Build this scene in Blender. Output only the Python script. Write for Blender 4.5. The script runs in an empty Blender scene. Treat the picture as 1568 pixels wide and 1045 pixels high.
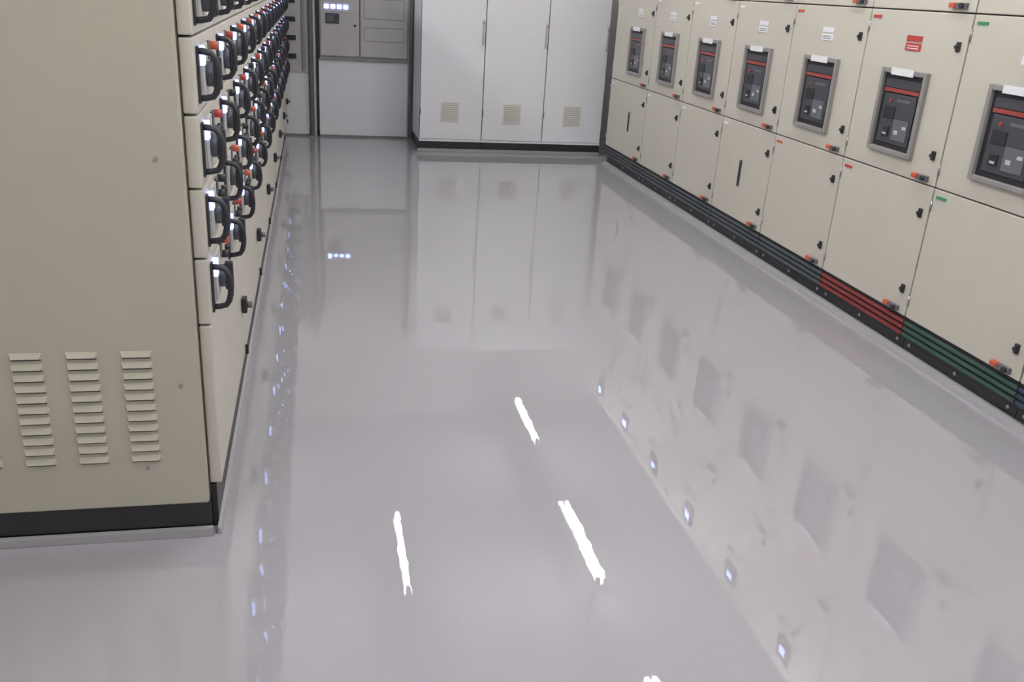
import bpy, bmesh, math
from mathutils import Matrix, Vector
S = bpy.context.scene
S.view_settings.view_transform = 'Standard'
S.view_settings.look = 'None'

# ------------------------------------------------------------ materials
def mat(name, col, rough=0.5, metal=0.0, var=0.03, scale=6.0, bump=0.0, bscale=200.0, emit=None, es=0.0, spec=0.5):
    m = bpy.data.materials.new(name); m.use_nodes = True
    nt = m.node_tree; b = nt.nodes['Principled BSDF']
    b.inputs['Roughness'].default_value = rough
    b.inputs['Metallic'].default_value = metal
    b.inputs['Specular IOR Level'].default_value = spec
    tc = nt.nodes.new('ShaderNodeTexCoord')
    n = nt.nodes.new('ShaderNodeTexNoise'); n.inputs['Scale'].default_value = scale; n.inputs['Detail'].default_value = 4
    nt.links.new(tc.outputs['Object'], n.inputs['Vector'])
    mx = nt.nodes.new('ShaderNodeMix'); mx.data_type = 'RGBA'
    mx.inputs[6].default_value = (*[max(0, c*(1-var)) for c in col], 1)
    mx.inputs[7].default_value = (*[min(1, c*(1+var)) for c in col], 1)
    nt.links.new(n.outputs['Fac'], mx.inputs[0])
    nt.links.new(mx.outputs[2], b.inputs['Base Color'])
    if bump:
        n2 = nt.nodes.new('ShaderNodeTexNoise'); n2.inputs['Scale'].default_value = bscale
        nt.links.new(tc.outputs['Object'], n2.inputs['Vector'])
        bp = nt.nodes.new('ShaderNodeBump'); bp.inputs['Strength'].default_value = bump; bp.inputs['Distance'].default_value = 0.001
        nt.links.new(n2.outputs['Fac'], bp.inputs['Height']); nt.links.new(bp.outputs[0], b.inputs['Normal'])
    if emit:
        b.inputs['Emission Color'].default_value = (*emit, 1); b.inputs['Emission Strength'].default_value = es
    return m
def srgb(r, g, b):
    f = lambda c: ((c/255+0.055)/1.055)**2.4 if c > 10 else c/255/12.92
    return (f(r), f(g), f(b))

M = {}
M['beige'] = mat('painted_steel_beige', srgb(192,188,176), 0.45, bump=0.15)
M['beige_end'] = mat('painted_steel_end', srgb(173,169,153), 0.5, bump=0.3, bscale=120, var=0.05, scale=2.5)
M['white'] = mat('painted_steel_white', srgb(230,231,235), 0.4)
M['vent'] = mat('vent_plastic', srgb(216,214,206), 0.45)
M['grey'] = mat('painted_steel_grey', srgb(186,185,182), 0.45)
M['frame'] = mat('window_frame_grey', srgb(138,136,134), 0.4)
M['gap'] = mat('gap_dark', srgb(84,81,76), 0.7)
M['black'] = mat('black_plastic', srgb(38,38,44), 0.5)
M['plinth'] = mat('plinth_black', srgb(38,38,41), 0.45, var=0.2)
M['dark'] = mat('breaker_dark', srgb(66,68,74), 0.4, var=0.15)
M['mid'] = mat('breaker_mid', srgb(98,100,106), 0.4)
M['red'] = mat('red_plastic', srgb(178,62,58), 0.4)
M['redbar'] = mat('red_bar_paint', srgb(132,50,48), 0.45)
M['winred'] = mat('breaker_red_strip', srgb(150,66,62), 0.4)
M['orange'] = mat('orange_plastic', srgb(190,88,58), 0.4)
M['green'] = mat('green_paint', srgb(52,82,72), 0.45)
M['greenlab'] = mat('green_label', srgb(60,140,90), 0.4)
M['blue'] = mat('blue_paint', srgb(44,62,88), 0.4)
M['slate'] = mat('slate_paint', srgb(72,80,84), 0.4)
M['label'] = mat('label_white', srgb(228,228,232), 0.4)
M['steel'] = mat('zinc_steel', srgb(160,160,160), 0.3, 0.8)
M['led'] = mat('blue_white_led', srgb(150,170,255), 0.3, emit=(0.34,0.45,1.0), es=3.0)
M['meter'] = mat('meter_display_led', srgb(150,170,255), 0.3, emit=(0.28,0.36,1.0), es=7)
M['wall'] = mat('wall_paint', srgb(214,212,214), 0.7, bump=0.3, bscale=60)
M['ceil'] = mat('ceiling_paint', srgb(206,204,208), 0.8)
M['skirt'] = mat('epoxy_cove', srgb(156,155,158), 0.3)
M['tube'] = mat('fluorescent_tube', (1,1,1), 0.4, emit=(1.0,0.985,0.97), es=53)

# floor : glossy epoxy
m = bpy.data.materials.new('epoxy_floor'); m.use_nodes = True
nt = m.node_tree; b = nt.nodes['Principled BSDF']
tc = nt.nodes.new('ShaderNodeTexCoord')
n = nt.nodes.new('ShaderNodeTexNoise'); n.inputs['Scale'].default_value = 0.9; n.inputs['Detail'].default_value = 5
nt.links.new(tc.outputs['Object'], n.inputs['Vector'])
mx = nt.nodes.new('ShaderNodeMix'); mx.data_type = 'RGBA'
mx.inputs[6].default_value = (*srgb(161,159,164),1); mx.inputs[7].default_value = (*srgb(166,164,169),1)
nt.links.new(n.outputs['Fac'], mx.inputs[0]); nt.links.new(mx.outputs[2], b.inputs['Base Color'])
b.inputs['Roughness'].default_value = 0.003
b.inputs['IOR'].default_value = 1.95
nb = nt.nodes.new('ShaderNodeTexNoise'); nb.inputs['Scale'].default_value = 1.0; nb.inputs['Detail'].default_value = 0
nc = nt.nodes.new('ShaderNodeTexNoise'); nc.inputs['Scale'].default_value = 14; nc.inputs['Detail'].default_value = 1
for q in (nb, nc): nt.links.new(tc.outputs['Object'], q.inputs['Vector'])
b1 = nt.nodes.new('ShaderNodeBump'); b1.inputs['Strength'].default_value = 0.5; b1.inputs['Distance'].default_value = 0.0012
b2 = nt.nodes.new('ShaderNodeBump'); b2.inputs['Strength'].default_value = 0.5; b2.inputs['Distance'].default_value = 0.00026
nt.links.new(nb.outputs['Fac'], b1.inputs['Height']); nt.links.new(nc.outputs['Fac'], b2.inputs['Height'])
nt.links.new(b1.outputs[0], b2.inputs['Normal']); nt.links.new(b2.outputs[0], b.inputs['Normal'])
M['floor'] = m

# ------------------------------------------------------------ mesh builder
class B:
    def __init__(s): s.bm = bmesh.new(); s.mats = []
    def mi(s, k):
        if k not in s.mats: s.mats.append(k)
        return s.mats.index(k)
    def box(s, x0, x1, y0, y1, z0, z1, k, bev=0.0):
        i = s.mi(k)
        r = bmesh.ops.create_cube(s.bm, size=1)
        for v in r['verts']:
            v.co = Vector(((x0+x1)/2+v.co.x*(x1-x0), (y0+y1)/2+v.co.y*(y1-y0), (z0+z1)/2+v.co.z*(z1-z0)))
        fs = {f for v in r['verts'] for f in v.link_faces}
        for f in fs: f.material_index = i
        if bev:
            es = {e for v in r['verts'] for e in v.link_edges}
            rr = bmesh.ops.bevel(s.bm, geom=list(es), offset=bev, segments=2, affect='EDGES', profile=0.6)
            for f in rr['faces']: f.material_index = i
    def cyl(s, c, ax, r, L, k, seg=14, r2=None):
        i = s.mi(k)
        rot = {'x': Matrix.Rotation(math.pi/2, 4, 'Y'), 'y': Matrix.Rotation(-math.pi/2, 4, 'X'), 'z': Matrix.Identity(4)}[ax]
        q = bmesh.ops.create_cone(s.bm, cap_ends=True, segments=seg, radius1=r, radius2=r if r2 is None else r2, depth=L,
                                  matrix=Matrix.Translation(c) @ rot)
        for f in {f for v in q['verts'] for f in v.link_faces}:
            f.material_index = i; f.smooth = len(f.verts) == 4
    def tube(s, pts, r, k, seg=8, flat=1.0):
        i = s.mi(k); pts = [Vector(p) for p in pts]; rings = []
        for j, p in enumerate(pts):
            d = (pts[min(j+1, len(pts)-1)] - pts[max(j-1, 0)]).normalized()
            a = Vector((0, 1, 0)) if abs(d.y) < 0.9 else Vector((1, 0, 0))
            u = d.cross(a).normalized(); w = u.cross(d).normalized()
            rings.append([s.bm.verts.new(p + u*r*math.cos(t*2*math.pi/seg) + w*r*flat*math.sin(t*2*math.pi/seg)) for t in range(seg)])
        for A, C in zip(rings, rings[1:]):
            for t in range(seg):
                f = s.bm.faces.new((A[t], A[(t+1) % seg], C[(t+1) % seg], C[t])); f.material_index = i; f.smooth = True
        for R in (rings[0], rings[-1]):
            f = s.bm.faces.new(R); f.material_index = i
    def prism(s, prof, y0, y1, k):   # profile in (x,z) extruded along y
        i = s.mi(k)
        A = [s.bm.verts.new((p[0], y0, p[1])) for p in prof]; C = [s.bm.verts.new((p[0], y1, p[1])) for p in prof]
        fs = [s.bm.faces.new(A), s.bm.faces.new(C)]
        for t in range(len(prof)):
            fs.append(s.bm.faces.new((A[t], A[(t+1) % len(prof)], C[(t+1) % len(prof)], C[t])))
        for f in fs: f.material_index = i
    def mesh(s, name):
        bmesh.ops.recalc_face_normals(s.bm, faces=s.bm.faces[:])
        me = bpy.data.meshes.new(name); s.bm.to_mesh(me); s.bm.free()
        for k in s.mats: me.materials.append(M[k])
        return me
def put(name, me, loc=(0, 0, 0), rz=0):
    o = bpy.data.objects.new(name, me); S.collection.objects.link(o); o.location = loc; o.rotation_euler = (0, 0, rz)
    return o
def boxobj(name, a, k):
    bb = B(); bb.box(*a, k); return put(name, bb.mesh(name))

# ------------------------------------------------------------ room
XL, XR, YF, YB, ZC = -3.0, 3.95, -3.0, 10.42, 3.6
boxobj('floor', (XL-0.1, XR+0.1, YF-0.1, YB+0.1, -0.1, 0.0), 'floor')
boxobj('ceiling', (XL-0.1, XR+0.1, YF-0.1, YB+0.1, ZC, ZC+0.1), 'ceil')
boxobj('wall_left', (XL-0.1, XL, YF, YB, 0, ZC), 'wall')
boxobj('wall_right', (XR, XR+0.1, YF, YB, 0, ZC), 'wall')
boxobj('wall_back', (XL-0.1, XR+0.1, YB, YB+0.1, 0, ZC), 'wall')
boxobj('wall_front', (XL-0.1, XR+0.1, YF-0.1, YF, 0, ZC), 'wall')

# ------------------------------------------------------------ right row: circuit breaker cabinets
RX = 2.85; W = 0.8; HT = 2.40
def breaker_cab(band, plate, corner, slot=False, w=W):
    c = B()   # local: x=0 door face, body to +x ; y 0..w (0 = near) ; z
    c.box(0.024, 0.9, 0.001, w-0.001, 0.10, HT, 'gap')
    c.box(0.03, 0.9, 0.002, w-0.002, 0.0, 0.12, 'plinth')
    c.box(0.06, 0.9, 0.001, w-0.001, HT, HT+0.01, 'beige')
    for (z0, z1) in ((0.197, 0.842), (0.848, 1.617), (1.623, HT-0.01)):
        c.box(0.0, 0.023, 0.005, w-0.005, z0, z1, 'beige', 0.004)
    # coloured protective bars over plinth
    c.box(0.012, 0.029, 0.002, w-0.002, 0.088, 0.19, 'plinth')
    for j in range(3):
        z = 0.108+j*0.030
        c.box(0.000, 0.012, 0.004, w-0.004, z-0.009, z+0.009, band, 0.004)
    for yy in (0.05, w*0.5, w-0.05):
        c.cyl((0.028, yy, 0.06), 'x', 0.009, 0.01, 'steel', 8)
    # breaker window frame
    y0, y1, z0, z1 = 0.21, 0.58, 0.935, 1.345
    t = 0.024
    for a in ((y0, y0+t, z0, z1), (y1-t, y1, z0, z1), (y0+t, y1-t, z0, z0+t), (y0+t, y1-t, z1-t, z1)):
        c.box(-0.022, 0.001, *a, 'frame', 0.004)
    c.box(-0.003, -0.001, y0+t, y1-t, z0+t, z1-t, 'black')
    # breaker front
    c.box(-0.012, -0.002, y0+0.05, y1-0.06, z0+0.05, z1-0.12, 'dark', 0.003)
    c.box(-0.016, -0.011, y0+0.07, y0+0.19, z0+0.07, z0+0.17, 'mid', 0.002)
    c.box(-0.018, -0.011, y0+0.22, y0+0.27, z0+0.08, z0+0.13, 'black', 0.002)
    c.box(-0.016, -0.011, y0+0.20, y1-0.08, z0+0.17, z0+0.23, 'black', 0.002)
    c.box(-0.014, -0.002, y0+0.04, y1-0.05, z1-0.112, z1-0.094, 'winred')
    c.box(-0.013, -0.002, y0+0.04, y1-0.05, z1-0.090, z1-0.050, 'dark')
    c.box(-0.017, -0.015, y0+0.08, y0+0.11, z0+0.13, z0+0.145, 'grey')
    c.box(-0.017, -0.015, y0+0.14, y0+0.17, z0+0.10, z0+0.12, 'grey')
    c.box(-0.019, -0.017, y0+0.23, y0+0.26, z0+0.09, z0+0.10, 'grey')
    c.box(-0.013, -0.011, y0+0.09, y0+0.20, z0+0.255, z0+0.268, 'mid')
    c.cyl((-0.015, y0+0.25, z0+0.255), 'x', 0.009, 0.01, 'winred', 10)
    c.box(-0.024, -0.0215, y0+0.10, y1-0.09, z1-0.030, z1+0.004, 'label')
    # name plate
    pk = 'red' if plate == 'red' else 'label'
    c.box(-0.003, 0.001, 0.33, 0.45, 1.478, 1.505, 'red' if plate == 'red' else 'label')
    c.box(-0.003, 0.001, 0.33, 0.45, 1.435, 1.470, pk)
    for j in range(2):
        c.box(-0.0036, -0.003, 0.345, 0.435, 1.444+j*0.011, 1.448+j*0.011, 'label' if plate == 'red' else 'mid')
    # small corner labels
    for z in (1.575, 0.80):
        c.box(-0.003, 0.001, w-0.10, w-0.03, z, z+0.014, corner)
    # black quarter-turn latches
    for z in (1.475, 0.985, 0.71, 0.325, 1.72, 2.3):
        c.box(-0.010, 0.001, 0.045, 0.070, z-0.022, z+0.022, 'black', 0.004)
        c.cyl((-0.014, 0.058, z), 'x', 0.009, 0.012, 'black', 10)
    # interlock hasps at bottom of each door
    for z in (0.222, 0.875, 1.65):
        c.box(-0.018, 0.001, 0.055, 0.125, z-0.014, z+0.012, 'mid', 0.003)
        c.box(-0.024, 0.001, 0.125, 0.165, z-0.011, z+0.012, 'orange', 0.004)
        c.cyl((-0.024, 0.075, z), 'x', 0.012, 0.014, 'black', 10)
    # hinges
    for z in (0.28, 0.76, 0.93, 1.53):
        c.cyl((-0.002, w-0.006, z), 'z', 0.006, 0.05, 'steel', 8)
    if slot:
        c.box(-0.005, 0.001, 0.40, 0.435, 0.42, 0.60, 'dark', 0.003)
        c.box(-0.008, -0.004, 0.41, 0.425, 0.44, 0.58, 'black')
    # upper metering compartment
    c.box(-0.012, 0.001, 0.32, 0.48, 2.14, 2.30, 'black', 0.004)
    c.box(-0.014, -0.011, 0.36, 0.44, 2.20, 2.26, 'meter')
    for j, k in enumerate(('red', 'greenlab', 'orange')):
        c.cyl((-0.01, 0.32+j*0.08, 2.04), 'x', 0.014, 0.024, k, 12)
    c.box(-0.003, 0.001, 0.30, 0.50, 1.93, 1.97, 'label')
    c.box(-0.006, 0.001, 0.28, 0.52, 1.72, 1.80, 'grey', 0.002)
    return c.mesh('circuit_breaker_cabinet')
near = 2.9
spec = {-3: ('blue','w','blue'), -2: ('blue','w','blue'), -1: ('blue','w','blue'), 0: ('green','w','greenlab'), 1: ('redbar','red','red'), 2: ('slate','w','orange'),
        3: ('slate','w','label'), 4: ('slate','w','label'), 5: ('slate','w','label'), 6: ('slate','w','label')}
i = 0
for k in sorted(spec):
    w = W if k < 6 else 1.05
    me = breaker_cab(*spec[k], slot=(k in (3, 6)), w=w)
    put('circuit_breaker_cabinet' + ('' if i == 0 else '.%03d' % i), me, (RX, near+k*W, 0)); i += 1

# ------------------------------------------------------------ left row : motor control centre
LX = -0.300; LY = 2.44; WL = 1.05
def mcc(end=False, w=WL):
    c = B()
    # local: x=0 outer door face, body to -x, y 0..w
    ye = 0.012 if end else 0.003
    c.box(-1.4, -0.037, 0.001, w-0.001, 0.11, 2.3, 'gap')
    c.box(-1.4, -0.037, 0.001, w-0.001, 0.0, 0.11, 'plinth')
    c.box(-0.037, -0.018, ye+0.004, w-0.001, 0.0, 0.150, 'plinth', 0.002)
    c.box(-0.036, -0.002, ye, w-0.004, 0.155, 0.662, 'beige', 0.005)
    z = 0.668; j = 0
    while z < 2.20:
        z1 = z+0.188
        for h in (0, 1):
            ya = 0.525*h
            c.box(-0.036, 0.0, ye if h == 0 else ya+0.002, ya+0.520, z, z1, 'beige', 0.005)
            zc = (z+z1)/2
            yc, hh, pr = ya+0.065, 0.060, 0.034
            pts = [(0.0, yc, zc+hh)]
            for a in range(9):
                th = math.pi/2 - a*math.pi/8
                pts.append((0.018+pr*max(0, math.cos(th))**0.6, yc, zc+hh*math.sin(th)*0.98))
            pts.append((0.0, yc, zc-hh))
            c.tube(pts, 0.0085, 'black', 8, 1.3)
            c.box(0.0, 0.006, yc-0.016, yc+0.016, zc-hh-0.012, zc+hh+0.012, 'black', 0.002)
            # switch escutcheon with rotary lever
            c.box(0.0, 0.008, ya+0.15, ya+0.26, zc-0.07, zc+0.07, 'grey', 0.003)
            c.cyl((0.014, ya+0.205, zc-0.01), 'x', 0.034, 0.026, 'dark', 18)
            c.box(0.024, 0.048, ya+0.194, ya+0.216, zc-0.052, zc+0.034, 'black', 0.005)
            # blue-white pilot lamp
            if (j*2+h) % 5 != 3:
                c.box(0.0, 0.016, ya+0.094, ya+0.128, zc+0.020, zc+0.070, 'led', 0.003)
            c.box(0.0, 0.008, ya+0.28, ya+0.33, zc+0.02, zc+0.07, 'dark', 0.003)
            c.cyl((0.012, ya+0.385, zc+0.052), 'x', 0.012, 0.024, ('orange', 'black', 'red')[(j+2*h) % 3], 14)
            c.cyl((0.010, ya+0.385, zc+0.005), 'x', 0.012, 0.020, 'black', 14)
            c.box(0.0, 0.004, ya+0.34, ya+0.43, zc-0.06, zc-0.04, 'label')
            c.cyl((0.008, ya+0.48, zc), 'x', 0.010, 0.018, 'black', 10)
        z += 0.194; j += 1
    c.box(-0.036, 0.0, ye, w-0.004, z, 2.295, 'beige', 0.004)
    # lower-door latches
    c.box(0.0, 0.020, w-0.09, w-0.045, 0.355, 0.415, 'black', 0.005)
    c.cyl((0.028, w-0.068, 0.385), 'x', 0.013, 0.022, 'mid', 12)
    c.box(0.0, 0.012, w-0.02, w-0.006, 0.155, 0.195, 'black', 0.002)
    if end:
        # end panel facing the aisle end, with pressed louvres
        c.box(-1.4, -0.038, -0.030, 0.0, 0.112, 2.3, 'beige_end', 0.005)
        c.box(-1.39, -0.036, -0.022, 0.001, 0.032, 0.112, 'plinth')
        for col in range(6):
            xr = -0.160-0.14*col     # right end of column
            for r in range(11):
                zz = 0.265+r*0.0325
                x0, x1 = xr-0.082, xr
                k = c.mi('beige_end')
                v = [c.bm.verts.new(p) for p in ((x0, -0.0301, zz+0.019), (x1, -0.0301, zz+0.019),
                      (x1-0.006, -0.041, zz+0.004), (x0+0.006, -0.041, zz+0.004), (x0, -0.0301, zz), (x1, -0.0301, zz))]
                for q in ((0,1,2,3), (0,3,4), (1,5,2), (3,2,5,4)):
                    f = c.bm.faces.new([v[a] for a in q]); f.material_index = k
                c.box(x0+0.004, x1-0.004, -0.0312, -0.0300, zz-0.004, zz+0.001, 'gap')
        for (x, zz) in ((-0.105, 1.14), (-0.105, 1.60), (-0.09, 0.50), (-0.20, 0.24), (-0.135, 2.15)):
            c.cyl((x, -0.031, zz), 'y', 0.006, 0.006, 'frame', 10)
    return c.mesh('motor_control_cabinet')
me_end = mcc(True); me_std = mcc(False)
for i in range(7):
    put('motor_control_cabinet' + ('' if i == 0 else '.%03d' % i), me_end if i == 0 else me_std, (LX, LY+0.03+i*WL, 0))

# ------------------------------------------------------------ back enclosures
BY = 9.22; BW = 0.64; EH = 2.22
def enclosure():
    c = B()
    c.box(0.001, BW-0.001, 0.022, 0.7, 0.12, EH, 'gap')
    c.box(0.001, BW-0.001, 0.01, 0.7, 0.03, 0.105, 'plinth')
    c.box(0.001, BW-0.001, 0.002, 0.7, 0.105, 0.125, 'white')
    c.box(0.004, BW-0.004, 0.0, 0.022, 0.128, EH-0.005, 'white', 0.004)
    c.box(0.0, 0.001, 0.03, 0.7, 0.12, EH, 'white')
    c.box(0.0, BW-0.001, 0.02, 0.7, EH, EH+0.01, 'white')
    for z0 in (0.30, 1.70):   # vent grilles
        x0 = 0.21; x1 = 0.40; z1 = z0+0.20
        c.box(x0, x1, -0.006, 0.001, z0, z1, 'vent', 0.003)
        for j in range(9):
            z = z0+0.018+j*0.019
            c.box(x0+0.014, x1-0.014, -0.012, -0.005, z, z+0.015, 'vent', 0.002)
            c.box(x0+0.014, x1-0.014, -0.0068, -0.006, z+0.015, z+0.018, 'frame')
    # swing handle
    z = 1.18
    c.box(BW-0.035, BW-0.012, -0.014, 0.001, z-0.12, z+0.12, 'grey', 0.004)
    c.box(BW-0.031, BW-0.016, -0.026, -0.013, z-0.09, z+0.07, 'grey', 0.003)
    c.cyl((BW-0.0235, -0.028, z+0.09), 'y', 0.008, 0.01, 'frame', 10)
    for z in (0.4, 1.9):
        c.cyl((0.006, -0.004, z), 'z', 0.006, 0.06, 'steel', 8)
    return c.mesh('electrical_enclosure')
me = enclosure()
for i in range(3):
    put('electrical_enclosure' + ('' if i == 0 else '.%03d' % i), me, (1.02+i*BW, BY, 0))

# ------------------------------------------------------------ control panel on posts (back left)
c = B()
py = 9.95
c.box(0.05, 0.96, py+0.02, py+0.34, 0.83, 2.3, 'grey')
c.box(0.05, 0.96, py-0.005, py+0.02, 0.80, 0.83, 'frame', 0.003)
c.box(0.035, 0.965, py+0.03, py+0.34, 0.02, 0.80, 'white', 0.004)
c.box(0.035, 0.965, py+0.04, py+0.34, 0.0, 0.02, 'frame')
for (x0, x1) in ((0.06, 0.455), (0.465, 0.955)):
    c.box(x0, x1, py, py+0.02, 0.84, 2.28, 'grey', 0.005)
c.box(0.455, 0.465, py+0.012, py+0.02, 0.84, 2.28, 'gap')
c.box(0.085, 0.37, py-0.008, py, 1.275, 1.37, 'grey', 0.003)
for j in range(4):
    c.box(0.10+j*0.065, 0.145+j*0.065, py-0.016, py-0.007, 1.305, 1.345, 'meter', 0.003)
c.box(0.11, 0.25, py-0.012, py, 1.16, 1.26, 'dark', 0.004)
c.box(0.13, 0.19, py-0.014, py-0.011, 1.18, 1.24, 'mid')
c.cyl((0.41, py-0.01, 1.15), 'y', 0.012, 0.02, 'black', 12)
for z0, z1 in ((1.22, 1.42), (1.50, 1.75), (1.0, 1.14)):   # framed sub-panels
    for a in ((0.50, 0.92, z0, z0+0.006), (0.50, 0.92, z1-0.006, z1), (0.50, 0.506, z0, z1), (0.914, 0.92, z0, z1)):
        c.box(a[0], a[1], py-0.003, py, a[2], a[3], 'frame')
for x in (-0.055, 0.975):
    c.box(x, x+0.03, py-0.03, py+0.02, 0.0, 2.3, 'mid', 0.003)
    c.box(x+0.035 if x < 0 else x-0.012, x+0.06 if x < 0 else x-0.002, py-0.01, py+0.03, 0.0, 2.3, 'grey', 0.003)
    c.box(x-0.02, x+0.05 if x > 0 else x+0.08, py-0.05, py+0.06, 0.0, 0.012, 'steel')
put('control_panel', c.mesh('control_panel'))

c = B()   # slatted cabinet left of it
c.box(-0.75, -0.07, py+0.02, py+0.35, 0.66, 2.3, 'grey')
for j in range(8):
    z = 0.80+j*0.18
    c.box(-0.72, -0.19, py-0.01, py+0.02, z, z+0.045, 'black', 0.004)
c.box(-0.13, -0.10, py, py+0.02, 0.68, 2.28, 'frame', 0.003)
c.box(-0.75, -0.07, py+0.04, py+0.35, 0.02, 0.66, 'white', 0.004)
c.box(-0.74, -0.08, py+0.05, py+0.35, 0.0, 0.02, 'frame')
put('slatted_distribution_cabinet', c.mesh('slatted_distribution_cabinet'))

# ------------------------------------------------------------ skirting / cove
c = B(); c.prism([(RX+0.028, 0.0), (RX-0.020, 0.0), (RX-0.014, 0.018), (RX+0.018, 0.028), (RX+0.028, 0.028)], 0.5, 8.74, 'skirt')
put('baseboard_right', c.mesh('baseboard_right'))
c = B(); c.prism([(LX-0.018, 0.0), (LX-0.006, 0.0), (LX-0.009, 0.018), (LX-0.018, 0.026)], LY-0.0, 9.81, 'skirt')
c.box(-1.73, LX-0.030, LY-0.012, LY+0.005, 0.0, 0.030, 'skirt', 0.003)
put('baseboard_left', c.mesh('baseboard_left'))
c = B(); c.box(1.0, 2.93, BY-0.03, BY+0.009, 0.0, 0.032, 'skirt', 0.004)
put('baseboard_back', c.mesh('baseboard_back'))

# ------------------------------------------------------------ ceiling fixtures (suspended battens)
def fixture(n, L=1.2, r=0.016):
    c = B()
    c.box(-0.035, 0.035, -L/2-0.05, L/2+0.05, 0.055, 0.11, 'grey', 0.006)
    for yy in (-L/2+0.15, L/2-0.15):
        c.cyl((0, yy, 0.11+(ZC-3.11)/2), 'z', 0.005, ZC-3.11, 'steel', 8)
    off = (0.0,) if n == 1 else (-0.034, 0.034)
    for o in off:
        c.cyl((o, 0, 0.012), 'y', r, L, 'tube', 12)
        for e in (-L/2-0.02, L/2+0.02):
            c.box(o-0.018, o+0.018, e-0.012, e+0.012, -0.006, 0.06, 'label', 0.003)
    return c.mesh('ceiling_light_fixture')
f2 = fixture(2, 1.2, 0.018); f1 = fixture(1, 1.08, 0.022); f3 = fixture(1, 1.02, 0.030)
pos = [(2.31, 9.03, f3), (2.28, 6.6, f2), (2.30, 4.2, f2), (2.28, 1.6, f2), (0.66, 6.62, f1), (0.65, 3.9, f2), (0.65, 1.3, f2),
       (0.65, -1.2, f2), (2.28, -1.2, f2), (-1.2, 0.5, f2), (-1.2, 6.6, f2), (-1.2, 3.9, f2), (-1.2, 9.0, f2)]
for i, (x, y, n) in enumerate(pos):
    put('ceiling_light_fixture' + ('' if i == 0 else '.%03d' % i), n, (x, y, 3.0))

# ------------------------------------------------------------ world
w = bpy.data.worlds.new('World'); S.world = w; w.use_nodes = True
w.node_tree.nodes['Background'].inputs[0].default_value = (0.8, 0.82, 0.9, 1)
w.node_tree.nodes['Background'].inputs[1].default_value = 0.3

# ------------------------------------------------------------ camera
Yc = Vector((-304, 559, -1370)).normalized()
Zc = Vector((224, 3378, 1370)).normalized()
Zc = (Zc - Yc*Zc.dot(Yc)).normalized()
Xc = Yc.cross(Zc)
R = Matrix((Xc, Yc, Zc)).to_4x4()
cam = bpy.data.cameras.new('camera'); cam.sensor_width = 36; cam.lens = 36*1370/1568
co = bpy.data.objects.new('camera', cam); S.collection.objects.link(co)
co.matrix_world = Matrix.Translation((0, 0, 1.6)) @ R
cam.clip_start = 0.05
S.camera = co
